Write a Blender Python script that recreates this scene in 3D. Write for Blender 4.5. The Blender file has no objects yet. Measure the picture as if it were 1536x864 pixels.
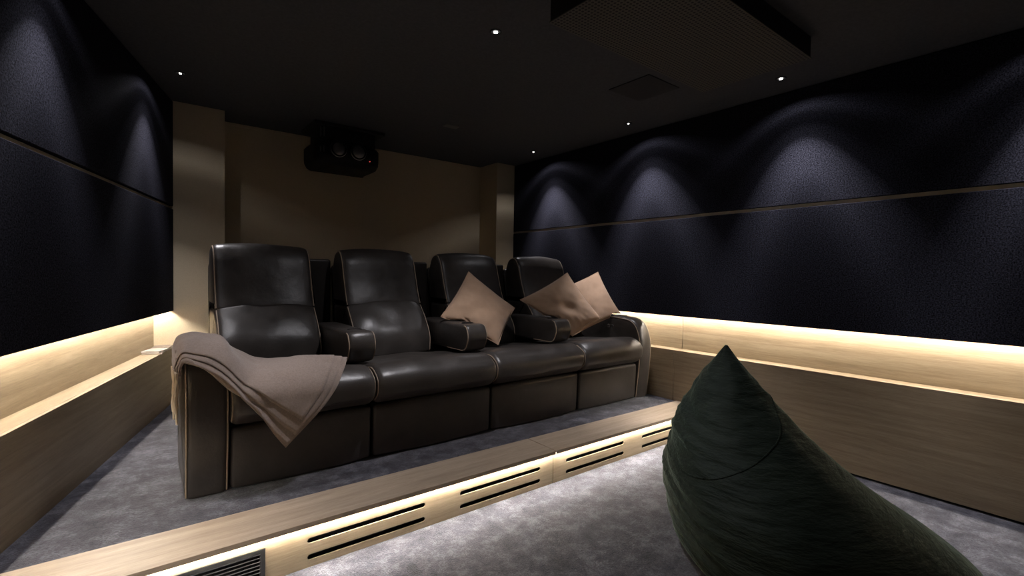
import bpy, bmesh, math, random
from mathutils import Vector, Matrix, noise
random.seed(7)
C = bpy.context.scene.collection
SC = bpy.context.scene
R = math.radians

# ------------------------------------------------------------------ camera
H = 1.275                     # eye height above the lower carpet; plan origin is under the camera
YAW, PITCH, ROLL = .66161, -.028176, .016232
def cam_axes():
    f = Vector((math.sin(YAW)*math.cos(PITCH), math.cos(YAW)*math.cos(PITCH), math.sin(PITCH)))
    r = Vector((math.cos(YAW), -math.sin(YAW), 0)); u = r.cross(f)
    return math.cos(ROLL)*r + math.sin(ROLL)*u, -math.sin(ROLL)*r + math.cos(ROLL)*u, f
_r, _u, _f = cam_axes()
cd = bpy.data.cameras.new('camera'); cd.sensor_width = 36; cd.lens = 721.14/1536*36; cd.clip_start = .02
cam = bpy.data.objects.new('camera', cd); C.objects.link(cam)
cam.matrix_world = Matrix(((_r.x, _u.x, -_f.x, 0), (_r.y, _u.y, -_f.y, 0), (_r.z, _u.z, -_f.z, H), (0, 0, 0, 1)))
SC.camera = cam

# ------------------------------------------------------------------ world, exposure, light levels
wd = bpy.data.worlds.new('world'); SC.world = wd; wd.use_nodes = True
wd.node_tree.nodes['Background'].inputs[0].default_value = (0.02, 0.02, 0.025, 1)
wd.node_tree.nodes['Background'].inputs[1].default_value = 0.05
SC.view_settings.view_transform = 'Standard'
SC.view_settings.look = 'None'
SC.view_settings.exposure = 0.22
SC.view_settings.gamma = 1.0
SC.view_settings.use_curve_mapping = False
LED_NICHE = 130.0
LED_STEP = 200.0
SPOT_WALL = 115.0
SPOT_MID = 95.0
WARM = (1.0, .94, .84)
COOL = (.98, .95, 1.0)

# ------------------------------------------------------------------ materials
def mat(name, base=(.5, .5, .5), rough=.6, metal=0.0, spec=.5):
    m = bpy.data.materials.new(name); m.use_nodes = True
    b = m.node_tree.nodes['Principled BSDF']
    b.inputs['Base Color'].default_value = (*base, 1); b.inputs['Roughness'].default_value = rough
    b.inputs['Metallic'].default_value = metal; b.inputs['Specular IOR Level'].default_value = spec
    return m
def nd(m, t, **kw):
    n = m.node_tree.nodes.new(t)
    for k, v in kw.items(): setattr(n, k, v)
    return n
def ln(m, a, b): m.node_tree.links.new(a, b)
def noise_tex(m, scale, detail=4, rough=.55, stretch=None):
    tc = nd(m, 'ShaderNodeTexCoord'); mp = nd(m, 'ShaderNodeMapping')
    if stretch: mp.inputs['Scale'].default_value = stretch
    ln(m, tc.outputs['Object'], mp.inputs['Vector'])
    n = nd(m, 'ShaderNodeTexNoise'); n.inputs['Scale'].default_value = scale
    n.inputs['Detail'].default_value = detail; n.inputs['Roughness'].default_value = rough
    ln(m, mp.outputs['Vector'], n.inputs['Vector'])
    return n
def ramp(m, src, stops):
    r = nd(m, 'ShaderNodeValToRGB'); e = r.color_ramp.elements
    while len(e) < len(stops): e.new(.5)
    for el, (p, c) in zip(e, stops): el.position = p; el.color = (*c, 1)
    ln(m, src, r.inputs['Fac']); return r
def bump(m, src, strength, dist):
    b = nd(m, 'ShaderNodeBump'); b.inputs['Strength'].default_value = strength; b.inputs['Distance'].default_value = dist
    ln(m, src, b.inputs['Height']); ln(m, b.outputs['Normal'], m.node_tree.nodes['Principled BSDF'].inputs['Normal'])
    return b
def base_of(m): return m.node_tree.nodes['Principled BSDF'].inputs['Base Color']
def mix(m, a, b, fac, mode='MULTIPLY'):
    x = nd(m, 'ShaderNodeMix', data_type='RGBA', blend_type=mode)
    if isinstance(fac, float): x.inputs[0].default_value = fac
    else: ln(m, fac, x.inputs[0])
    ln(m, a, x.inputs[6]); ln(m, b, x.inputs[7]); return x.outputs[2]

def wood(name, stretch, c0, c1, c2, rough=.42):
    m = mat(name, rough=rough, spec=.35)
    n = noise_tex(m, 2.2, 6, .62, stretch); n.inputs['Distortion'].default_value = .6
    r = ramp(m, n.outputs['Fac'], [(.3, c0), (.52, c1), (.72, c2)])
    f = noise_tex(m, 9.0, 5, .7, tuple(s*2.2 for s in stretch))
    r2 = ramp(m, f.outputs['Fac'], [(.35, (.80, .78, .75)), (.6, (1, 1, 1))])
    ln(m, mix(m, r.outputs['Color'], r2.outputs['Color'], .8), base_of(m))
    bump(m, f.outputs['Fac'], .08, .002)
    return m
OAK = ((.28, .212, .138), (.36, .280, .185), (.425, .335, .228))
M = {}
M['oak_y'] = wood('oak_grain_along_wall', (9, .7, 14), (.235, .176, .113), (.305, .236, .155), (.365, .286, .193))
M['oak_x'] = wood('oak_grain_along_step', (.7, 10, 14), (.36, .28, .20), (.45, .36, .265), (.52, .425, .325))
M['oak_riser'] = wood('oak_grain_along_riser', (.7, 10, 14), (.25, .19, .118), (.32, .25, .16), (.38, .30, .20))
m = M['fabric'] = mat('navy_acoustic_cloth', rough=.9, spec=.05)
n = noise_tex(m, 130, 2, .8); r = ramp(m, n.outputs['Fac'], [(.36, (.0025, .0025, .004)), (.66, (.034, .034, .047))])
n2 = noise_tex(m, 55, 3, .6); r2 = ramp(m, n2.outputs['Fac'], [(.3, (.72, .72, .72)), (.7, (1, 1, 1))])
ln(m, mix(m, r.outputs['Color'], r2.outputs['Color'], 1.0), base_of(m)); bump(m, n.outputs['Fac'], .5, .003)
m = M['ceil'] = mat('black_ceiling_paint', rough=.85, spec=.2)
n = noise_tex(m, 60, 3); r = ramp(m, n.outputs['Fac'], [(.3, (.070, .073, .080)), (.7, (.090, .094, .103))]); ln(m, r.outputs['Color'], base_of(m))
M['dark'] = mat('matt_black', (.008, .008, .009), .7)
M['hatch'] = mat('dark_hatch_paint', (.022, .022, .025), .7)
m = M['wall'] = mat('beige_wall_covering', rough=.85, spec=.15)
n = noise_tex(m, 140, 3, .7); r = ramp(m, n.outputs['Fac'], [(.3, (.56, .47, .325)), (.7, (.64, .54, .38))]); ln(m, r.outputs['Color'], base_of(m)); bump(m, n.outputs['Fac'], .15, .001)
m = M['carpet'] = mat('grey_velvet_carpet', rough=.95, spec=.1)
n = noise_tex(m, 9.0, 9, .78); n.inputs['Distortion'].default_value = .1
r = ramp(m, n.outputs['Fac'], [(.38, (.030, .030, .040)), (.5, (.070, .069, .085)), (.61, (.145, .143, .165))])
n2 = noise_tex(m, 120, 3, .85); r2 = ramp(m, n2.outputs['Fac'], [(.36, (.40, .40, .41)), (.64, (1.25, 1.25, 1.25))])
ln(m, mix(m, r.outputs['Color'], r2.outputs['Color'], .85), base_of(m)); bump(m, n2.outputs['Fac'], .7, .006)
m.node_tree.nodes['Principled BSDF'].inputs['Sheen Weight'].default_value = .25
m = M['leather'] = mat('dark_brown_leather', rough=.36, spec=.5)
n = noise_tex(m, 6, 5, .6); r = ramp(m, n.outputs['Fac'], [(.3, (.042, .036, .032)), (.7, (.066, .057, .051))]); ln(m, r.outputs['Color'], base_of(m))
rr = ramp(m, n.outputs['Fac'], [(.3, (.29, .29, .29)), (.7, (.42, .42, .42))]); ln(m, rr.outputs['Color'], m.node_tree.nodes['Principled BSDF'].inputs['Roughness'])
n2 = noise_tex(m, 130, 3, .6)
n3 = noise_tex(m, 7, 3, .55)
ad = nd(m, 'ShaderNodeMath', operation='MULTIPLY_ADD'); ad.inputs[1].default_value = 7.0
ln(m, n3.outputs['Fac'], ad.inputs[0]); ln(m, n2.outputs['Fac'], ad.inputs[2]); bump(m, ad.outputs[0], .35, .0016)
M['piping'] = mat('tan_piping', (.36, .275, .20), .6)
M['seam'] = mat('dark_seam', (.012, .010, .009), .6)
m = M['pillow'] = mat('tan_suede', rough=.85, spec=.15)
n = noise_tex(m, 8, 5, .6); r = ramp(m, n.outputs['Fac'], [(.3, (.43, .285, .19)), (.7, (.51, .345, .235))]); ln(m, r.outputs['Color'], base_of(m))
m.node_tree.nodes['Principled BSDF'].inputs['Sheen Weight'].default_value = .3
n2 = noise_tex(m, 200, 2); bump(m, n2.outputs['Fac'], .25, .002)
m = M['blanket'] = mat('taupe_wool', rough=.95, spec=.08)
n = noise_tex(m, 120, 4, .7); r = ramp(m, n.outputs['Fac'], [(.3, (.27, .21, .175)), (.7, (.37, .295, .25))]); ln(m, r.outputs['Color'], base_of(m)); bump(m, n.outputs['Fac'], .35, .003)
m.node_tree.nodes['Principled BSDF'].inputs['Sheen Weight'].default_value = .3
M['fringe'] = mat('beige_fringe', (.75, .64, .50), .9)
m = M['velvet'] = mat('green_velvet', rough=.7, spec=.15)
n = noise_tex(m, 5, 5, .6); r = ramp(m, n.outputs['Fac'], [(.3, (.011, .017, .0125)), (.7, (.020, .030, .022))]); ln(m, r.outputs['Color'], base_of(m))
b = m.node_tree.nodes['Principled BSDF']; b.inputs['Sheen Weight'].default_value = .5; b.inputs['Sheen Roughness'].default_value = .35
b.inputs['Sheen Tint'].default_value = (.45, .62, .50, 1)
n2 = noise_tex(m, 6, 4, .6, (1, 1, 4.5)); bump(m, n2.outputs['Fac'], .7, .03)
M['plastic'] = mat('black_plastic', (.008, .008, .009), .5, spec=.2)
M['glass'] = mat('lens_glass', (.003, .003, .005), .2, spec=.15)
M['chrome'] = mat('grey_metal', (.45, .44, .42), .3, 1.0)
M['steel'] = mat('dark_metal', (.045, .045, .043), .4, .7)
M['paper'] = mat('magazine_paper', (.62, .58, .53), .6)
M['cover'] = mat('magazine_cover', (.50, .47, .45), .3)
M['cover2'] = mat('dark_magazine_cover', (.24, .19, .17), .3)
M['trim'] = mat('pale_recess_strip', (.60, .52, .41), .6)
m = M['perf'] = mat('perforated_black_sheet', rough=.7)
tc = nd(m, 'ShaderNodeTexCoord'); mp = nd(m, 'ShaderNodeMapping'); mp.inputs['Scale'].default_value = (50, 50, 0)
ln(m, tc.outputs['Object'], mp.inputs['Vector'])
fr = nd(m, 'ShaderNodeVectorMath', operation='FRACTION'); ln(m, mp.outputs['Vector'], fr.inputs[0])
ds = nd(m, 'ShaderNodeVectorMath', operation='DISTANCE'); ds.inputs[1].default_value = (.5, .5, 0); ln(m, fr.outputs[0], ds.inputs[0])
r = ramp(m, ds.outputs['Value'], [(.28, (.003, .003, .003)), (.34, (.095, .088, .074))]); ln(m, r.outputs['Color'], base_of(m))
def emit(name, col, s):
    m = bpy.data.materials.new(name); m.use_nodes = True; nt = m.node_tree; nt.nodes.clear()
    e = nt.nodes.new('ShaderNodeEmission'); o = nt.nodes.new('ShaderNodeOutputMaterial')
    e.inputs[0].default_value = (*col, 1); e.inputs[1].default_value = s; nt.links.new(e.outputs[0], o.inputs[0]); return m
M['led_niche'] = emit('warm_led_niche', WARM, LED_NICHE)
M['led_step'] = emit('warm_led_step', (1.0, .96, .90), LED_STEP)
M['lamp'] = emit('downlight_lens', (1, .96, .92), 14.0)
M['red'] = emit('red_status_light', (1, .12, .10), .6)

# ------------------------------------------------------------------ object helpers
def empty(name, loc, label=None, cat=None, group=None, rz=0, kind=None):
    o = bpy.data.objects.new(name, None); C.objects.link(o); o.location = loc; o.rotation_euler = (0, 0, rz)
    o.empty_display_size = .1
    tag(o, label, cat, group, kind); return o
def tag(o, label=None, cat=None, group=None, kind=None):
    if label: o['label'] = label
    if cat: o['category'] = cat
    if group: o['group'] = group
    if kind: o['kind'] = kind
    return o
def root_of(p):
    off = Vector((0, 0, 0)); q = p
    while q is not None: off += q.location; q = q.parent
    return off
def finish(name, bm, material, parent=None, origin=None, local=False, angle=40, smooth=True):
    """link bm (world coordinates unless local) as one mesh object; origin = where its own origin sits"""
    me = bpy.data.meshes.new(name)
    bmesh.ops.recalc_face_normals(bm, faces=bm.faces)
    if origin is None and parent is None: origin = Vector((0, 0, 0))
    if parent is not None and not local: shift = root_of(parent) + (Vector(origin) if origin else Vector())
    else: shift = Vector(origin) if origin else Vector()
    if shift.length: bmesh.ops.translate(bm, verts=bm.verts, vec=-shift)
    bm.to_mesh(me); bm.free()
    for mm in (material if isinstance(material, (list, tuple)) else [material]): me.materials.append(mm)
    if smooth:
        me.polygons.foreach_set('use_smooth', [True]*len(me.polygons)); me.set_sharp_from_angle(angle=R(angle))
    o = bpy.data.objects.new(name, me); C.objects.link(o)
    if origin: o.location = origin
    if parent is not None: o.parent = parent
    return o
def box(bm, x0, x1, y0, y1, z0, z1, bev=0, seg=2):
    r = bmesh.ops.create_cube(bm, size=1)
    for v in r['verts']:
        v.co = Vector(((x0+x1)/2 + v.co.x*(x1-x0), (y0+y1)/2 + v.co.y*(y1-y0), (z0+z1)/2 + v.co.z*(z1-z0)))
    if bev:
        es = {e for v in r['verts'] for e in v.link_edges}
        bmesh.ops.bevel(bm, geom=list(es), offset=bev, segments=seg, affect='EDGES', profile=.5)
    return bm
def bx(*a, **k): return box(bmesh.new(), *a, **k)
def tube(bm, pts, r, n=6, closed=False):
    pts = [Vector(p) for p in pts]; rings = []
    for i, p in enumerate(pts):
        if closed: d = pts[(i+1) % len(pts)] - pts[i-1]
        else: d = pts[min(i+1, len(pts)-1)] - pts[max(i-1, 0)]
        d.normalize()
        a = d.cross(Vector((0, 0, 1)) if abs(d.z) < .9 else Vector((1, 0, 0))).normalized()
        if i and a.dot(pa) < 0: a = -a
        if i:
            a = (pa - d*pa.dot(d)).normalized()
        pa = a; b = d.cross(a)
        rings.append([bm.verts.new(p + r*(math.cos(t)*a + math.sin(t)*b)) for t in [2*math.pi*k/n for k in range(n)]])
    m = len(rings)
    for i in range(m if closed else m-1):
        A, B = rings[i], rings[(i+1) % m]
        for k in range(n): bm.faces.new((A[k], A[(k+1) % n], B[(k+1) % n], B[k]))
    if not closed: bm.faces.new(rings[0]); bm.faces.new(rings[-1][::-1])
    return bm
def lathe(bm, prof, centre, axis='z', n=32):
    rings = []
    for (r, h) in prof:
        ring = []
        for k in range(n):
            t = 2*math.pi*k/n; c, s = r*math.cos(t), r*math.sin(t)
            v = {'z': (c, s, h), 'y': (c, h, s), 'x': (h, c, s)}[axis]
            ring.append(bm.verts.new(Vector(centre) + Vector(v)))
        rings.append(ring)
    for A, B in zip(rings, rings[1:]):
        for k in range(n): bm.faces.new((A[k], A[(k+1) % n], B[(k+1) % n], B[k]))
    bm.faces.new(rings[0]); bm.faces.new(rings[-1]); return bm
def rounded(pts, seg=6):
    """closed polygon of (a, b, radius) -> points with arcs at the corners"""
    out = []; n = len(pts)
    for i in range(n):
        p = Vector(pts[i][:2]); q = Vector(pts[i-1][:2]); s = Vector(pts[(i+1) % n][:2]); r = pts[i][2]
        a = (q-p); b = (s-p)
        if r <= 0: out.append(p); continue
        t = min(r, a.length*.49, b.length*.49); A = p + a.normalized()*t; B = p + b.normalized()*t
        for k in range(seg+1):
            u = k/seg; out.append((1-u)**2*A + 2*u*(1-u)*p + u*u*B)
    # subdivide long runs
    res = []
    for i, p in enumerate(out):
        q = out[(i+1) % len(out)]; res.append(p); L = (q-p).length; k = int(L/.05)
        for j in range(1, k+1): res.append(p.lerp(q, j/(k+1)))
    return res
def out_normals(P):
    n = len(P); area = sum(P[i].x*P[(i+1) % n].y - P[(i+1) % n].x*P[i].y for i in range(n)); s = 1 if area > 0 else -1
    N = []
    for i in range(n):
        d = P[(i+1) % n] - P[i-1]; N.append(Vector((d.y, -d.x)).normalized()*s)
    return N
def pad(P, x0, x1, r, puff=0.0, mask=None, nx=14, wob=0.0, seed=0, bm=None):
    """upholstered slab: the outline P in (y, z) swept along x, ends rounded by r, crowned by puff"""
    bm = bm or bmesh.new(); N = out_normals(P); secs = []
    xs = [x0 + r*(1-math.cos(math.pi/2*k/4)) for k in range(5)]
    xe = [x0 + x1 - x for x in xs][::-1]
    mid = [xs[-1] + (xe[0]-xs[-1])*k/nx for k in range(1, nx)]
    for x in xs + mid + xe:
        d = min(x-x0, x1-x); off = -(r - math.sqrt(max(0, r*r - max(0, r-d)**2))) if d < r else 0
        u = abs(2*(x-x0)/(x1-x0)-1); cr = puff*(1-u**2.6)
        ring = []
        for p, nn in zip(P, N):
            w = mask(p) if mask else 1.0
            o = off + cr*w
            if wob: o += wob*w*(1-u**4)*noise.noise(Vector((x*6+seed, p.x*6, p.y*6)))
            q = p + nn*o; ring.append(bm.verts.new((x, q.x, q.y)))
        secs.append(ring)
    n = len(P)
    for A, B in zip(secs, secs[1:]):
        for k in range(n): bm.faces.new((A[k], A[(k+1) % n], B[(k+1) % n], B[k]))
    bm.faces.new(secs[0]); bm.faces.new(secs[-1]); return bm
def pipe_on(bm, P, x, inset, keep, rad=.0042):
    N = out_normals(P); n = len(P); idx = [i for i in range(n) if keep(P[i])]
    if not idx: return bm
    start = 0
    for j in range(len(idx)):
        if (idx[j]-1) % n not in idx: start = j; break
    idx = idx[start:] + idx[:start]
    pts = [(x, (P[i]-N[i]*inset).x, (P[i]-N[i]*inset).y) for i in idx]
    closed = len(idx) == n
    tube(bm, pts, rad, 6, closed); return bm

# ------------------------------------------------------------------ plan of the room
WAZ = .28403                                       # the left wall is splayed by this much
nW = Vector((math.cos(WAZ), -math.sin(WAZ), 0)); dW = Vector((math.sin(WAZ), math.cos(WAZ), 0))
CL = -1.105                                        # left panels: nW . p = CL
XR = 3.667                                         # right panels and cabinets
YP, YB, YN = 4.72, 5.06, -2.6                      # pillar fronts, back wall, wall behind the camera
ZF, ZP, ZC = 0.0, H-1.07, H+1.337
ZL, ZB = H-.632, H-.337                            # ledge top, panel bottom
DN = .125                                          # depth of the lit niche
YS = 2.105                                         # front of the step
STRUCT = dict(kind='structure')
def st(name, bm, material, label, cat, parent=None, **k):
    o = finish(name, bm, material, parent, **k)
    if parent is None: tag(o, label, cat, kind='structure')
    return o
def prism(pts, z0, z1):
    bm = bmesh.new(); a = [bm.verts.new((x, y, z0)) for x, y in pts]; b = [bm.verts.new((x, y, z1)) for x, y in pts]
    bm.faces.new(a); bm.faces.new(b)
    for i in range(len(a)): bm.faces.new((a[i], a[(i+1) % len(a)], b[(i+1) % len(a)], b[i]))
    return bm
def left_at(y, off=0.0):      # x on the left panel plane (off > 0 goes behind it)
    return (CL - off + math.sin(WAZ)*y)/math.cos(WAZ)
lo = .22
st('floor', prism([(left_at(YN, lo), YN), (XR+lo, YN), (XR+lo, YB+.1), (left_at(YB+.1, lo), YB+.1)], -.1, ZF), M['carpet'], 'grey mottled velvet carpet on the lower floor before the lit step', 'floor', smooth=False)
st('platform', prism([(left_at(YS+.27, .01), YS+.27), (XR+.01, YS+.27), (XR+.01, YB), (left_at(YB, .01), YB)], ZF, ZP), M['carpet'], 'raised carpeted platform under the leather recliners', 'floor', smooth=False)
st('ceiling', prism([(left_at(YN, lo), YN), (XR+lo, YN), (XR+lo, YB+.1), (left_at(YB+.1, lo), YB+.1)], ZC, ZC+.1), M['ceil'], 'black painted ceiling with recessed downlights', 'ceiling', smooth=False)
st('wall_back', bx(-.3, XR+lo, YB, YB+.1, ZF, ZC), M['wall'], 'beige back wall behind the recliners and projector', 'wall', smooth=False)
st('wall_front', bx(left_at(YN, lo), XR+lo, YN-.1, YN, ZF, ZC), M['fabric'], 'dark cloth wall at the screen end of the room', 'wall', smooth=False)
st('trim_1', bx(.58, 3.40, YB-.012, YB, ZC-.030, ZC-.002, bev=.003), M['wall'], 'thin beige strip along the top of the back wall', 'trim')
st('pillar_left', bx(left_at(YP, .13), .583, YP, YB, ZF, ZC), M['wall'], 'wide beige pillar at the left end of the back wall', 'pillar', smooth=False)
st('pillar_right', bx(3.405, XR+.13, 4.70, YB, ZF, ZC), M['wall'], 'beige pillar at the right end of the back wall behind the last recliner', 'pillar', smooth=False)

# side walls: a wall mesh with cloth panels, recess strip, wood niche lining and light strip as children
def cab_box(name, x0, x1, y0, y1, z0, z1, mt, parent, bev=.0015):
    return finish(name, bx(x0, x1, y0, y1, z0, z1, bev=bev, seg=1), mt, parent, local=True)
def side_wall(name, label, loc, rz, y0, y1, s, seam, joints, strip=.012):
    """local frame: x = 0 is the cloth face, s = -1 when the wall lies towards -x; y runs along the wall"""
    def X(a, b): return (min(s*a, s*b), max(s*a, s*b))
    w = finish(name, bx(*X(DN+.02, DN+.12), y0, y1, 0, ZC), M['dark'], None, smooth=False)
    w.location = loc; w.rotation_euler = (0, 0, rz); tag(w, label, 'wall', kind='structure')
    cab_box('acoustic_panel', *X(0, .03), y0, y1, seam+.0125, ZC-.004, M['fabric'], w, .004)
    cab_box('acoustic_panel', *X(0, .03), y0, y1, ZB, seam-.0125, M['fabric'], w, .004)
    cab_box('recess_strip', *X(strip, .034), y0, y1, seam-.03, seam+.03, M['trim'], w, 0)
    cab_box('niche_soffit', *X(.031, DN), y0, y1, ZB+.03, ZB+.05, M['oak_y'], w, 0)
    edges = [y0] + joints + [y1]
    for a, b in zip(edges, edges[1:]):
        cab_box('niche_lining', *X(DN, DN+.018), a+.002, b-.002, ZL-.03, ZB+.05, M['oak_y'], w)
    cab_box('light_strip', *X(.052, .064), y0+.02, y1-.02, ZB+.022, ZB+.0295, M['led_niche'], w, 0)
    return w
yl1 = (YP - CL*(-math.sin(WAZ)))/math.cos(WAZ)
# along-wall coordinate of the left wall's end: point on the panel plane with y = YP
Lorg = Vector((nW.x*CL, nW.y*CL, 0)); la = (YP - Lorg.y)/dW.y; lb = (YN - Lorg.y)/dW.y
side_wall('wall_left', 'splayed left wall of navy cloth panels over a lit wooden niche', Lorg, -WAZ, lb, la, -1, H+.490, [], .027)
side_wall('wall_right', 'right wall of navy cloth panels with pools of light over a lit wooden niche', Vector((XR, 0, 0)), 0, YN, 4.70, 1, H+.515, [2.409])

def cabinet(name, label, loc, rz, y0, y1, s, zbase, plinth):
    c = empty(name, Vector(loc), label, 'cabinet', rz=rz)
    def X(a, b): return (min(s*a, s*b), max(s*a, s*b))
    z0 = zbase + plinth
    cab_box('front_panel', *X(0, .018), y0, y1, z0, ZL-.0005, M['oak_y'], c)
    cab_box('ledge_top', *X(.0185, DN-.002), y0, y1, ZL-.02, ZL, M['oak_y'], c)
    if plinth: cab_box('plinth', *X(.02, .035), y0, y1, zbase, z0, M['dark'], c, 0)
    return c
cabinet('side_cabinet', 'long wooden ledge cabinet under the lit niche of the left wall', Lorg, -WAZ, lb+.01, la-.004, -1, 0, .012)
cabinet('side_cabinet', 'wooden ledge cabinet on the platform beside the end recliner, under the right niche', (XR, 0, 0), 0, 2.411, 4.698, 1, ZP, 0)
cabinet('side_cabinet', 'long wooden ledge cabinet behind the green bean bag', (XR, 0, 0), 0, YN+.01, 2.407, 1, 0, .014)

# ------------------------------------------------------------------ the step
step = empty('platform_step', (1.6, YS, 0), 'oak step along the platform edge with lit slotted riser', 'step')
xl = left_at(YS+.1, -.005)
JX = 2.0
for a, b in ((left_at(YS, .0), JX-.0025), (JX+.0025, XR-.002)):
    bm = bmesh.new()
    l0 = left_at(YS, -.0015) if a < 0 else a; l1 = left_at(YS+.268, -.0015) if a < 0 else a
    v = [(l0, YS), (b, YS), (b, YS+.268), (l1, YS+.268)]
    prof = [(0, ZP-.018), (0, ZP+.004), (.268, ZP+.004), (.268, ZP-.007), (.0055, ZP-.007), (.0055, ZP-.018)]
    bm2 = bmesh.new(); slope = (l1-l0)/.268
    A_ = [bm2.verts.new((l0+slope*p, YS+p, q)) for p, q in prof]; B_ = [bm2.verts.new((b, YS+p, q)) for p, q in prof]
    bm2.faces.new(A_); bm2.faces.new(B_[::-1])
    for i in range(6): bm2.faces.new((A_[i], A_[(i+1) % 6], B_[(i+1) % 6], B_[i]))
    bmesh.ops.bevel(bm2, geom=[e for e in bm2.edges if all(v_.co.z > ZP for v_ in e.verts)], offset=.0014, segments=1, affect='EDGES'); bm.free()
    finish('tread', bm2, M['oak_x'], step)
YR = YS+.026
def slot_outline(x0, x1, z, h, n=6):
    r = h/2; pts = []
    for k in range(n+1):
        t = math.pi/2 - math.pi*k/n; pts.append((x1-r+r*math.cos(t), z+r*math.sin(t)))
    for k in range(n+1):
        t = -math.pi/2 - math.pi*k/n; pts.append((x0+r+r*math.cos(t), z+r*math.sin(t)))
    return pts
def riser(x0, x1, holes):
    bm = bmesh.new(); es = []
    def loop(p):
        vs = [bm.verts.new((a, YR, b)) for a, b in p]
        for i in range(len(vs)): es.append(bm.edges.new((vs[i], vs[(i+1) % len(vs)])))
    loop([(x0, ZF+.001), (x1, ZF+.001), (x1, ZP-.008), (x0, ZP-.008)])
    for h in holes: loop(h)
    bmesh.ops.triangle_fill(bm, use_beauty=True, edges=es, use_dissolve=False)
    ex = bmesh.ops.extrude_face_region(bm, geom=bm.faces[:])
    for g in ex['geom']:
        if isinstance(g, bmesh.types.BMVert): g.co.y += .007
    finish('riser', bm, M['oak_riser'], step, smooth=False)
zs = (H-1.159, H-1.231)
def pair(x0): return [slot_outline(x0, x0+.562, z, .0235) for z in zs]
GX0, GX1, GZ0, GZ1 = -.32, .406, H-1.262, H-1.131
riser(left_at(YR, -.004), JX-.003, [[(GX0, GZ0), (GX1, GZ0), (GX1, GZ1), (GX0, GZ1)]] + pair(.569) + pair(1.335))
riser(JX+.003, XR-.002, pair(2.110) + pair(2.873))
finish('carcass', bx(left_at(YR+.23, -.01), XR-.004, YR+.05, YR+.23, .002, ZP-.018), M['dark'], step, smooth=False)
for a, b in ((left_at(YS, -.03), JX-.014), (JX+.014, XR-.01)):
    finish('light_strip', bx(a, b, YS+.0115, YS+.0185, ZP-.0167, ZP-.0075), M['led_step'], step, smooth=False)
fw = .019; gr = bmesh.new()
def rect(i, y): return [gr.verts.new(p) for p in ((GX0+.001+i, y, GZ0+.001+i), (GX1-.001-i, y, GZ0+.001+i), (GX1-.001-i, y, GZ1-.001-i), (GX0+.001+i, y, GZ1-.001-i))]
lo_ = [rect(0, YR+.012), rect(0, YR-.004), rect(fw-.003, YR-.004), rect(fw, YR-.001), rect(fw, YR+.012)]
for A, B in zip(lo_, lo_[1:] + lo_[:1]):
    for k in range(4): gr.faces.new((A[k], A[(k+1) % 4], B[(k+1) % 4], B[k]))
grille = finish('vent_grille', gr, M['steel'], step, origin=Vector(((GX0+GX1)/2 - step.location.x, YR-YS, GZ0)))
sl = None; ns = 6
for k in range(ns):
    z = GZ0+fw+.004 + (GZ1-GZ0-2*fw-.004)*(k+.3)/ns
    if sl is None:
        b_ = bmesh.new(); vs = [b_.verts.new(p) for p in ((GX0+fw, 0, .009), (GX1-fw, 0, .009), (GX1-fw, .013, -.001), (GX0+fw, .013, -.001))]
        f_ = b_.faces.new(vs); ex = bmesh.ops.extrude_face_region(b_, geom=[f_])
        for g in ex['geom']:
            if isinstance(g, bmesh.types.BMVert): g.co.z += .0018
        bmesh.ops.translate(b_, verts=b_.verts, vec=(-(GX0+GX1)/2, 0, 0))
        sl = finish('slat', b_, M['chrome'], grille, local=True, smooth=False); o = sl
    else:
        o = sl.copy(); C.objects.link(o); o.parent = grille
    o.location = (0, -.002, z-GZ0)

# ------------------------------------------------------------------ recliners
z_ = lambda v: v + H
seatP = rounded([(3.25, z_(-.64), .02), (3.24, z_(-.596), .04), (2.90, z_(-.570), .10), (2.66, z_(-.528), .08), (2.555, z_(-.60), .07), (2.565, z_(-.70), .04), (2.63, z_(-.752), .03), (3.25, z_(-.752), .02)])
kickP = rounded([(2.70, z_(-.765), .01), (2.632, z_(-.765), .025), (2.642, z_(-1.058), .012), (2.70, z_(-1.058), .01)])
headP = rounded([(3.440, z_(-.241), .008), (3.500, z_(-.10), .1), (3.560, z_(.09), .08), (3.615, z_(.163), .05), (3.72, z_(.153), .06), (3.775, z_(.03), .08), (3.74, z_(-.241), .004)])
lumbP = rounded([(3.445, z_(-.243), .008), (3.372, z_(-.32), .08), (3.268, z_(-.46), .09), (3.275, z_(-.602), .03), (3.70, z_(-.602), .03), (3.74, z_(-.243), .004)])
backP = rounded([(3.55, z_(-.90), .02), (3.745, z_(-.24), .02), (3.78, z_(.06), .06), (3.84, z_(.03), .03), (3.82, z_(-1.0), .03), (3.55, z_(-1.0), .02)])
def arm_out(yb): return rounded([(yb, z_(-.385), .03), (2.90, z_(-.368), .15), (2.68, z_(-.392), .12), (2.605, z_(-.56), .14), (2.615, z_(-.80), .2), (2.645, z_(-1.068), .012), (yb-.04, z_(-1.068), .02)])
armOutP, armOutL = arm_out(3.18), arm_out(3.55)
armInP = rounded([(3.50, z_(-.362), .02), (2.828, z_(-.362), .03), (2.788, z_(-.44), .06), (2.835, z_(-.548), .05), (3.50, z_(-.548), .02)])
fillP = rounded([(3.76, z_(-.56), .02), (3.77, z_(.094), .02), (3.85, z_(.092), .02), (3.85, z_(-1.0), .02), (3.76, z_(-1.0), .02)])
baseP = rounded([(2.72, z_(-1.068), .005), (3.48, z_(-1.068), .005), (3.48, z_(-.76), .005), (2.72, z_(-.76), .005)])
front = lambda p: 1.0 if p.x < 3.66 else .25
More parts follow.
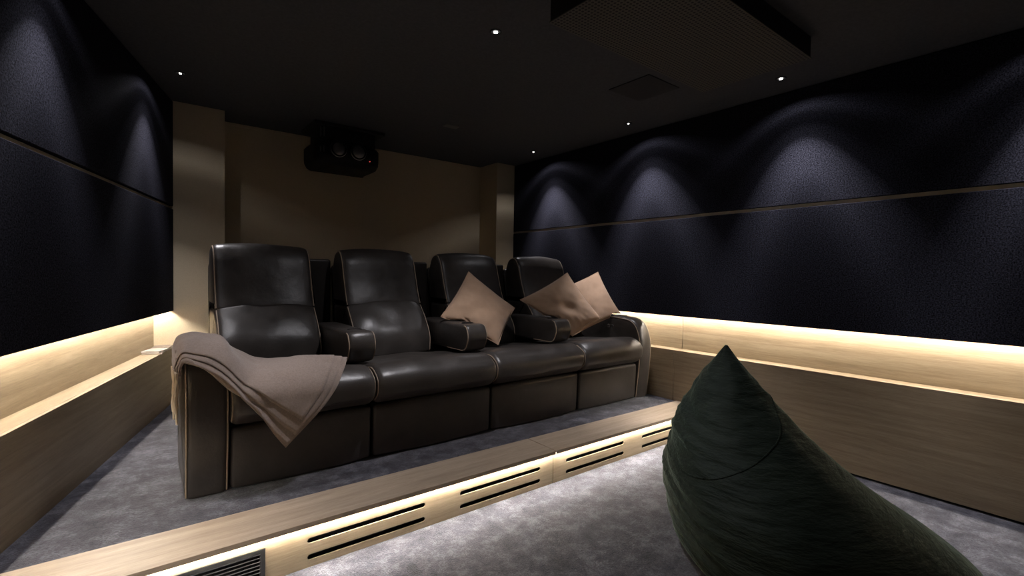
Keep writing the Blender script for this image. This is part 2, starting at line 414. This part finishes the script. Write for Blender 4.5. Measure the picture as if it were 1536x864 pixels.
def recliner(i, label, sx0, sx1, cx, left_arm, right_arm, fill):
    t = empty('cinema_recliner', Vector(((sx0+sx1)/2, 3.1, ZP)), label, 'recliner chair', 'leather recliners in the row')
    def part(n, bm, m=M['leather'], p=None, **k): return finish(n, bm, m, p or t, **k)
    part('seat_cushion', pad(seatP, sx0, sx1, .035, .012, lambda p: 1.0 if p.y > z_(-.70) else .15, wob=.010, seed=i*3.1))
    keep = lambda p: p.x < 3.22 and p.y > z_(-.745)
    for x in (sx0+.006, sx1-.006): part('seat_piping', pipe_on(bmesh.new(), seatP, x, .018, keep, .0042), M['piping'])
    part('footrest', pad(kickP, sx0+.004, sx1-.004, .018, .014, lambda p: 1.0 if p.x < 2.68 else 0, wob=.006, seed=i*5.3))
    part('base', pad(baseP, sx0+.03, sx1-.03, .004, nx=2), M['dark'])
    hw = .298
    part('headrest', pad(headP, cx-hw, cx+hw, .032, .022, front, wob=.006, seed=i*1.7))
    part('lumbar_cushion', pad(lumbP, cx-hw, cx+hw, .032, .034, lambda p: 1.0 if p.x < 3.5 else .1, wob=.012, seed=i*2.3))
    part('back_shell', pad(backP, cx-hw+.004, cx+hw-.004, .02, nx=3))
    kf = lambda p: p.x < 3.66 and p.y > z_(-.238)
    kl = lambda p: p.x < 3.50 and p.y < z_(-.248) and p.y > z_(-.595)
    for x in (cx-hw+.010, cx+hw-.010):
        part('headrest_piping', pipe_on(bmesh.new(), headP, x, .0065, kf, .0042), M['piping'])
        part('lumbar_piping', pipe_on(bmesh.new(), lumbP, x, .0045, kl, .0042), M['piping'])
    if fill:
        part('back_filler', pad(fillP, fill[0], fill[1], .02, nx=3))
    for a in (left_arm, right_arm):
        if not a: continue
        kind, x0, x1 = a
        P = armInP if kind == 'inner' else (armOutP if x0 < 1 else armOutL)
        ar = part('armrest', pad(P, x0, x1, .022 if kind == 'inner' else .030, .012 if x0 > 3 else .005, nx=5, wob=.004, seed=x0*9))
        kp = (lambda p: p.x < 3.1 and p.y > z_(-1.066)) if kind == 'outer' else (lambda p: p.x < 2.86 or p.y < z_(-.545) and p.x < 3.1)
        for x in (x0+.005, x1-.005): finish('arm_piping', pipe_on(bmesh.new(), P, x, .006, kp, .0040), M['piping'], ar)
        cy, cz = (2.935, z_(-.362)+.006) if kind == 'inner' else (2.88, z_(-.372)+.007)
        xm = (x0+x1)/2
        b = lathe(bmesh.new(), [(.0, -.03), (.037, -.03), (.037, .0015), (.041, .003), (.045, .0015), (.046, -.004), (.0, -.031)][1:6], (xm, cy, cz), n=28)
        if x0 > .5: finish('cup_holder', b, M['plastic'], ar)      # the throw hides the one on the left arm
        if kind == 'outer' and x0 > 3:
            for yb in (2.925, 2.972):
                b = lathe(bmesh.new(), [(.015, .006), (.015, -.003), (.013, -.005), (.009, -.004)], (x0-.004, yb, z_(-.462)), 'x', 20)
                finish('control_button', b, M['chrome'], ar)
    return t
recliner(0, 'first leather recliner from the left wall, its arm covered by the taupe throw', .346, 1.053, .668, ('outer', .166, .340), ('inner', .974, 1.142), (.969, 1.172))
recliner(1, 'second leather recliner from the left wall, empty, beside the throw-covered one', 1.060, 1.886, 1.475, None, ('inner', 1.800, 1.968), (1.776, 1.997))
recliner(2, 'third leather recliner from the left wall, holding a single tan cushion', 1.894, 2.727, 2.300, None, ('inner', 2.636, 2.804), (2.602, 2.832))
recliner(3, 'last leather recliner by the right wall, holding two tan cushions', 2.734, 3.457, 3.135, None, ('outer', 3.463, 3.622), None)

# soft things rest on the upholstery: points inside a recliner part are pushed out to its surface
from mathutils.bvhtree import BVHTree
TREES = []
for o in list(C.objects):
    if o.type == 'MESH' and o.parent is not None and o.name.split('.')[0] in ('seat_cushion', 'footrest', 'headrest', 'lumbar_cushion', 'armrest', 'back_filler'):
        off = root_of(o); TREES.append((BVHTree.FromPolygons([v.co + off for v in o.data.vertices], [p.vertices for p in o.data.polygons]), o.name.split('.')[0]))
ARMS = [(.974, 1.142), (1.800, 1.968), (2.636, 2.804), (3.463, 3.622)]
def off_arms(p):
    """cushions lie over the armrests or beside them"""
    p = Vector(p); top = H-.345
    for x0, x1 in ARMS:
        if x0-.016 < p.x < x1+.016 and 2.76 < p.y < 3.54 and p.z < top:
            if x1 - p.x < .022: p.x = x1+.016
            else: p.z = top
    return p
def off_backs(p, m=.012):
    for t, kind in TREES:
        if kind in ('headrest', 'lumbar_cushion', 'back_filler'):
            hit = t.ray_cast(Vector((p.x, 2.4, p.z)), Vector((0, 1, 0)))[0]
            if hit is not None and p.y > hit.y - m: p = Vector((p.x, hit.y - m, p.z))
    return p
def push_out(p, margin, reach=.10, n=6, skip=()):
    p = Vector(p)
    for _ in range(n):
        moved = False
        for t, kind in TREES:
            if kind in skip: continue
            loc, nor, i, d = t.find_nearest(p, reach)
            if loc is None: continue
            s = (p-loc).dot(nor)
            if s < 0 or d < margin:
                p = loc + nor*(margin*1.02); moved = True
        if not moved: break
    return p
# ------------------------------------------------------------------ cushions
def cushion(label, T, L, B, Rr, thick, seed, dents=()):
    T, L, B, Rr = [Vector(v) + Vector((0, 0, H)) for v in (T, L, B, Rr)]
    ctr = (T+L+B+Rr)/4; nrm = (Rr-L).cross(T-B).normalized()
    if nrm.y > 0: nrm = -nrm                                   # towards the front of the room
    n = 30; bm = bmesh.new(); grid = {}
    def pt(i, j, s):
        u, v = 2*i/n-1, 2*j/n-1
        pu = u*(1-.055*(1-v*v)*(abs(u)**2)); pv = v*(1-.055*(1-u*u)*(abs(v)**2))   # sides drawn in, corners pointed
        a, b = (pu+1)/2, (pv+1)/2
        p = T*(1-a)*(1-b) + Rr*a*(1-b) + L*(1-a)*b + B*a*b
        h = max(0, (1-u*u)*(1-v*v))**.55
        w = thick*h
        q = noise.noise(Vector((u*1.6+seed, v*1.6, s*3.0)))*.22 + noise.noise(Vector((u*4+seed, v*4, s*5.0)))*.07
        edge = max(abs(u), abs(v))
        ang = math.atan2(v, u)
        q += .10*math.sin(ang*17+seed)*max(0, edge-.45)*(1-edge)*4
        w *= 1+q
        for (du, dv, rr, dep) in dents:
            w -= dep*math.exp(-((u-du)**2+(v-dv)**2)/rr**2)*h*(1 if s > 0 else .2)
        return off_arms(off_backs(push_out(off_backs(p + nrm*s*w), .012, .08, skip=('armrest', 'headrest', 'lumbar_cushion', 'back_filler'))))
    for s in (1, -1):
        for i in range(n+1):
            for j in range(n+1):
                k = (i, j, 0 if i in (0, n) or j in (0, n) else s)
                if k not in grid: grid[k] = bm.verts.new(pt(i, j, s))
        for i in range(n):
            for j in range(n):
                f = []
                for (a, b) in ((i, j), (i+1, j), (i+1, j+1), (i, j+1)):
                    f.append(grid[(a, b, 0 if a in (0, n) or b in (0, n) else s)])
                bm.faces.new(f)
    base = Vector((ctr.x, ctr.y, min(T.z, L.z, B.z, Rr.z)))
    root = empty('cushion', base, label, 'cushion', 'tan cushions on the recliners')
    edge = [grid[(i, 0, 0)].co.copy() for i in range(n)] + [grid[(n, j, 0)].co.copy() for j in range(n)] + [grid[(n-i, n, 0)].co.copy() for i in range(n)] + [grid[(0, n-j, 0)].co.copy() for j in range(n)]
    finish('cover', bm, M['pillow'], root, angle=80)
    finish('edge_seam', tube(bmesh.new(), edge, .0028, 5, True), M['pillow'], root)
cushion('tan cushion standing on its corner alone on the third recliner', (2.075, 3.23, .0185), (1.788, 3.16, -.325), (2.185, 2.965, -.542), (2.463, 3.12, -.277), .075, 1.3)
cushion('dented tan cushion leaning over the armrest in front of another cushion', (2.990, 3.05, .023), (2.58, 3.20, -.216), (2.905, 2.885, -.515), (3.160, 2.80, -.366), .070, 4.2, [(.1, .05, .25, .025)])
cushion('creased tan cushion at the right armrest, half hidden by another cushion', (3.460, 3.115, .037), (3.060, 3.30, -.15), (3.05, 3.02, -.535), (3.555, 2.91, -.350), .055, 8.8, [(.5, .1, .22, .03)])

# ------------------------------------------------------------------ throw
def bspl(P, t):
    n = len(P)-1; x = t*n; i = min(int(x), n-1); f = x-i
    p0 = P[i-1] if i > 0 else 2*P[0]-P[1]; p1 = P[i]; p2 = P[i+1]; p3 = P[i+2] if i+2 <= n else 2*P[n]-P[n-1]
    return .5*((2*p1)+(p2-p0)*f+(2*p0-5*p1+4*p2-p3)*f*f+(3*p1-p0-3*p2+p3)*f**3)
cols = [
 [(.147, 2.90, -.49), (.146, 2.82, -.49), (.146, 2.74, -.49), (.148, 2.65, -.49)],
 [(.150, 2.92, -.41), (.149, 2.83, -.41), (.149, 2.74, -.42), (.151, 2.635, -.45)],
 [(.178, 2.96, -.347), (.178, 2.84, -.345), (.176, 2.72, -.365), (.172, 2.615, -.425)],
 [(.300, 2.95, -.347), (.295, 2.82, -.350), (.285, 2.69, -.385), (.262, 2.585, -.480)],
 [(.400, 2.94, -.430), (.395, 2.79, -.450), (.375, 2.65, -.480), (.345, 2.555, -.565)],
 [(.520, 2.92, -.495), (.510, 2.76, -.502), (.475, 2.62, -.535), (.440, 2.520, -.670)],
 [(.720, 2.88, -.498), (.680, 2.74, -.488), (.610, 2.57, -.570), (.515, 2.505, -.790)],
 [(.945, 2.82, -.508), (.915, 2.66, -.495), (.780, 2.518, -.655), (.565, 2.500, -.862)],
]
def throw_pt(u, v, k):
    rows = []
    for r in range(4):
        rows.append(bspl([Vector(c[r]) for c in cols], u))
    p = bspl(rows, v)
    return p
throw = empty('throw_blanket', (.35, 2.75, ZP), 'taupe wool throw draped over the leftmost armrest and seat', 'blanket')
def fold(k, u0, u1, vend, dz, name):
    nu, nv = 64, 40; bm = bmesh.new(); G = []
    for i in range(nu+1):
        u = u0+(u1-u0)*i/nu; row = []
        for j in range(nv+1):
            v = vend*j/nv
            p = throw_pt(min(u, 1), min(v, 1), k)
            e = 1e-3
            du = throw_pt(min(u+e, 1), min(v, 1), k)-throw_pt(max(u-e, 0), min(v, 1), k); dv = throw_pt(u, min(v+e, 1), k)-throw_pt(u, max(v-e, 0), k)
            nn = dv.cross(du).normalized()
            if v > 1: p += dv.normalized()*(v-1)*.5
            wv = .010*noise.noise(Vector((u*7, v*2.0+u*2, 3.3)))*math.sin(math.pi*min(1, max(0, u))) + .004*noise.noise(Vector((u*16, v*6, 1.1)))
            wv += .020*v*math.exp(-((u-.52)/.09)**2) + .010*math.sin(math.pi*min(1, v))*math.exp(-((u-.86)/.08)**2)
            p = p + nn*(dz + wv)
            row.append(bm.verts.new(push_out((p.x, p.y, p.z+H), max(.014, dz+.018), .10)))
        G.append(row)
    for i in range(nu):
        for j in range(nv): bm.faces.new((G[i][j], G[i+1][j], G[i+1][j+1], G[i][j+1]))
    o = finish(name, bm, M['blanket'], throw, angle=180)
    s = o.modifiers.new('thickness', 'SOLIDIFY'); s.thickness = .0045; s.offset = 0
    return o
fold(0, 0, .962, .845, .013, 'top_fold')
fold(1, 0, .985, .925, .007, 'under_fold')
fold(2, 0, 1, 1.0, .001, 'under_fold')
fold(3, 0, .985, 1.10, -.004, 'under_fold')
bm = bmesh.new()
for k in range(26):
    y = 2.645+.235*k/25 + random.uniform(-.004, .004); x = .138+random.uniform(-.006, .003); z0 = -.475; L = random.uniform(.17, .25)
    pts = [(x + .004*math.sin(q*1.7+k), y + .010*math.sin(q*1.3+k*2), H+z0-L*q/5) for q in range(6)]
    tube(bm, pts, .0042, 5)
tag(finish('fringe', bm, M['fringe'], throw), 'beige hanging fringe', kind='stuff')

# ------------------------------------------------------------------ bean bag
RV = Vector((math.cos(YAW), -math.sin(YAW))); FV = Vector((math.sin(YAW), math.cos(YAW)))
# heights with left, right (across the view) and centre distance, half depth
lev = [(.000, .86, 1.90, 2.12, .50), (.05, .81, 1.97, 2.14, .58), (.16, .785, 1.90, 2.18, .60), (.30, .775, 1.69, 2.24, .56), (.42, .80, 1.53, 2.30, .46), (.53, .850, 1.42, 2.36, .36), (.66, .930, 1.312, 2.42, .25), (.78, 1.015, 1.225, 2.46, .15), (.865, 1.075, 1.165, 2.485, .06), (.925, 1.118, 1.128, 2.50, .008)]
def bag_level(t):
    return bspl([Vector((l[0], l[1], l[2])) for l in lev], t), bspl([Vector((l[3], l[4], 0)) for l in lev], t)
def bag_pt(t, a, lift=0):
    A, B = bag_level(t); c = (A.y+A.z)/2; hw = (A.z-A.y)/2
    ca, sa = math.cos(a), math.sin(a); e = .85
    q = Vector((math.copysign(abs(ca)**e, ca)*hw, math.copysign(abs(sa)**e, sa)*B.y))
    rr = 1 + lift/max(.03, hw)
    env = math.sin(math.pi*min(1, max(0, t)))**.6
    side = max(0, -ca)                                    # wrinkles gather on the left
    wr = .019*env*(.25+side)*(.35-abs(noise.noise(Vector((a*.9, t*15 + .6*math.sin(a*2), 2.2)))))*1.6 + .018*env*noise.noise(Vector((ca*1.5, sa*1.5, t*3)))
    wr += .012*math.exp(-((t-.72)/.05)**2)*noise.noise(Vector((a*2.0, t*26, 7.7)))
    rr += wr/max(.12, hw)
    p = RV*(c + q.x*rr) + FV*(B.x + q.y*rr)
    return Vector((p.x, p.y, A.x + .012*env*noise.noise(Vector((ca*2, sa*2, t*5+4)))))
bag = empty('bean_bag', (RV.x*1.35+FV.x*2.2, RV.y*1.35+FV.y*2.2, 0), 'large dark green velvet bean bag with a pointed top on the lower carpet', 'bean bag')
bm = bmesh.new(); NT, NA = 110, 110; rings = []
for i in range(NT+1): rings.append([bm.verts.new(bag_pt(i/NT, 2*math.pi*k/NA)) for k in range(NA)])
for A, B in zip(rings, rings[1:]):
    for k in range(NA): bm.faces.new((A[k], A[(k+1) % NA], B[(k+1) % NA], B[k]))
bm.faces.new(rings[0][::-1]); bm.faces.new(rings[-1])
finish('cover', bm, M['velvet'], bag, angle=180)
def seam_t(a): return .58 + .16*math.cos(a)
bm = bmesh.new()
tube(bm, [bag_pt(seam_t(a), a, .0005) for a in [2*math.pi*k/90 for k in range(90)]], .0035, 5, True)
finish('seam', bm, M['velvet'], bag)

# ------------------------------------------------------------------ ceiling fittings
def spot_profile(L, prof):
    L.use_nodes = True; nt = L.node_tree; e = nt.nodes['Emission']
    tc = nt.nodes.new('ShaderNodeTexCoord'); sx = nt.nodes.new('ShaderNodeSeparateXYZ'); ab = nt.nodes.new('ShaderNodeMath'); ab.operation = 'ABSOLUTE'
    ac = nt.nodes.new('ShaderNodeMath'); ac.operation = 'ARCCOSINE'; dv = nt.nodes.new('ShaderNodeMath'); dv.operation = 'DIVIDE'; dv.inputs[1].default_value = math.pi/2
    rp = nt.nodes.new('ShaderNodeValToRGB'); el = rp.color_ramp.elements
    while len(el) < len(prof): el.new(.5)
    for x, (a, v) in zip(el, prof): x.position = a/90; x.color = (v, v, v, 1)
    nt.links.new(tc.outputs['Normal'], sx.inputs[0]); nt.links.new(sx.outputs['Z'], ab.inputs[0]); nt.links.new(ab.outputs[0], ac.inputs[0])
    nt.links.new(ac.outputs[0], dv.inputs[0]); nt.links.new(dv.outputs[0], rp.inputs[0]); nt.links.new(rp.outputs['Color'], e.inputs['Strength'])
PROF = [(0, .36), (9, .50), (18, 1.0), (25, .60), (32, .06), (42, .011), (50, .015), (57, .042), (68, 0)]
PROF_MID = [(0, .6), (16, .8), (30, .8), (36, .32), (43, .10), (60, .05), (66, .03), (76, 0)]
def downlight(x, y, label, power, aim=(0, 0), group='black recessed ceiling downlights'):
    t = empty('downlight', Vector((x, y, ZC)), label, 'downlight', group)
    b = lathe(bmesh.new(), [(.034, 0), (.034, -.003), (.030, -.005), (.022, -.004), (.018, -.001)], (x, y, ZC), n=28)
    finish('trim_ring', b, M['dark'], t); lr = .011 if 'bright' in label else .0065
    b = lathe(bmesh.new(), [(lr, -.002), (lr, -.0055), (lr*.65, -.007)], (x, y, ZC), n=20)
    finish('lens', b, M['lamp'], t)
    L = bpy.data.lights.new('downlight_lamp', 'SPOT'); L.energy = power; L.color = COOL; L.spot_size = R(150); L.spot_blend = .05; L.shadow_soft_size = .010
    spot_profile(L, PROF if aim != (0, 0) else PROF_MID)
    o = bpy.data.objects.new('downlight_lamp', L); C.objects.link(o); o.parent = t; o.location = (0, 0, -.012)
    o.rotation_euler = Vector((*aim, -1)).to_track_quat('-Z', 'Y').to_euler()
lp = lambda s: Lorg + nW*.203 + dW*s
def dl(s): p = lp(s - 0); return p.x, p.y
LA = (-nW.x*.04, -nW.y*.04); RA = (.13, -.09)
S0 = 3.9277 - (Lorg.dot(dW))
downlight(*dl(S0), 'small downlight above the left wall next to the wide left pillar', SPOT_WALL*.62, LA)
downlight(*dl(S0-1.30), 'ceiling downlight above the left wall, next one towards the screen', SPOT_WALL*.62, LA)
downlight(*dl(S0-2.60), 'ceiling downlight above the left wall at the screen end', SPOT_WALL*.62, LA)
downlight(3.398, 4.024, 'downlight above the right wall nearest the right pillar', SPOT_WALL, RA)
downlight(3.393, 2.738, 'downlight above the right wall between pillar and perforated box', SPOT_WALL, RA)
downlight(3.392, 1.473, 'bright downlight between the perforated box and the right wall', SPOT_WALL, RA)
downlight(3.392, .19, 'ceiling downlight above the right wall beyond the perforated box', SPOT_WALL, RA)
downlight(1.564, 2.192, 'bright starry downlight in the middle of the ceiling above the step', SPOT_MID)

bz = ZC-.12
cb = empty('ceiling_box', Vector((2.255, 1.44, bz)), 'black perforated box hung under the ceiling', 'ceiling unit')
finish('housing', bx(1.578, 2.933, 1.121, 1.760, bz+.006, ZC-.001, bev=.002, seg=1), M['dark'], cb)
finish('perforated_sheet', bx(1.574, 2.937, 1.117, 1.764, bz, bz+.006, bev=.001, seg=1), M['perf'], cb)
o = finish('ceiling_hatch', bx(2.668, 3.018, 1.992, 2.336, ZC-.006, ZC, bev=.002, seg=1), M['hatch'], None, origin=(2.843, 2.164, ZC))
tag(o, 'dark square hatch in the ceiling beside the perforated box', 'hatch')
o = finish('ceiling_plate', bx(2.18, 2.32, 3.785, 3.865, ZC-.008, ZC, bev=.003, seg=1), mat('grey_plate', (.13, .125, .12), .6), None, origin=(2.25, 3.825, ZC))
tag(o, 'small grey plate on the ceiling to the right of the projector', 'ceiling plate')

# projector
px0, px1, py0, py1, pz0, pz1 = 1.19, 1.80, 4.42, 4.90, H+.962, H+1.175
pj = empty('projector', Vector((1.5, 4.66, pz0)), 'black twin-lens projector hung from the ceiling before the back wall', 'projector')
outl = rounded([(px0, py0+.10, .05), (px0+.10, py0, .06), (px1-.14, py0-.01, .06), (px1, py0+.10, .05), (px1, py1, .04), (px0, py1, .04)])
bm = bmesh.new(); N = out_normals(outl); lv = [(pz0, -.06), (pz0+.02, -.025), (pz0+.06, -.004), (pz0+.10, 0), (pz1-.02, 0), (pz1, -.015)]
rg = [[bm.verts.new((*(p+n*o_), z)) for p, n in zip(outl, N)] for z, o_ in lv]
for A, B in zip(rg, rg[1:]):
    for k in range(len(outl)): bm.faces.new((A[k], A[(k+1) % len(outl)], B[(k+1) % len(outl)], B[k]))
bm.faces.new(rg[0]); bm.faces.new(rg[-1]); finish('body', bm, M['plastic'], pj)
for lx in (1.365, 1.545):
    cz = H+1.10
    o = finish('lens_barrel', lathe(bmesh.new(), [(.070, .03), (.070, -.035), (.066, -.042), (.056, -.040), (.052, -.012)], (lx, py0, cz), 'y', 36), M['plastic'], pj)
    finish('lens_ring', lathe(bmesh.new(), [(.0705, -.022), (.073, -.024), (.073, -.032), (.0705, -.034)], (lx, py0, cz), 'y', 36), M['chrome'], o)
    finish('lens_glass', lathe(bmesh.new(), [(.053, -.012), (.045, -.020), (.030, -.026), (.012, -.029)], (lx, py0, cz), 'y', 36), M['glass'], o)
bm = bmesh.new(); box(bm, px0+.05, px1-.06, py0+.06, py1-.06, pz1-.002, ZC-.03, bev=.01); finish('mount_housing', bm, M['dark'], pj)
finish('mount_plate', bx(px0-.02, px1+.02, py0+.02, py1-.02, ZC-.03, ZC-.0005, bev=.004, seg=1), M['dark'], pj)
for k, zz in enumerate(((H+1.20, H+1.285), (H+1.065, H+1.115))):
    for dx in (0, .022):
        finish('mount_rail', tube(bmesh.new(), [(px0+.036+dx, py0+.035-dx*1.0, zz[0]), (px0+.036+dx, py0+.035-dx*1.0, zz[1])], .006, 8), M['chrome'], pj)
finish('status_light', lathe(bmesh.new(), [(.004, .004), (.004, -.004), (.002, -.005)], (1.66, py0-.008, H+1.035), 'y', 12), M['red'], pj)

pj.location.x += .062

# ------------------------------------------------------------------ magazines on the left ledge
def magazine(label, s, off, z, rot, w, l, h, cov):
    p = Lorg + dW*s - nW*off
    t = empty('magazine', Vector((p.x, p.y, z)), label, 'magazine', 'magazines on the left ledge')
    t.rotation_euler = (0, 0, -WAZ+rot)
    finish('pages', bx(-w/2+.002, w/2-.002, -l/2+.002, l/2-.002, .001, h-.001), M['paper'], t, local=True, smooth=False)
    b = bx(-w/2, w/2, -l/2, l/2, h-.0012, h); box(b, -w/2, w/2, -l/2, l/2, 0, .0012); box(b, -w/2, -w/2+.0015, -l/2, l/2, 0, h)
    finish('cover', b, cov, t, local=True, smooth=False)
e0 = la
magazine('thin magazine at the bottom of the front pile on the left ledge', e0-.27, .060, ZL, R(6), .125, .17, .011, M['cover2'])
magazine('pale magazine on top of the front pile on the left ledge', e0-.25, .056, ZL+.011, R(-8), .120, .17, .010, M['cover'])
magazine('thin magazine at the bottom of the pile against the left pillar', e0-.095, .058, ZL, R(-4), .115, .15, .013, M['cover'])
magazine('dark-edged magazine on top of the pile against the left pillar', e0-.092, .055, ZL+.013, R(5), .112, .15, .011, M['cover2'])
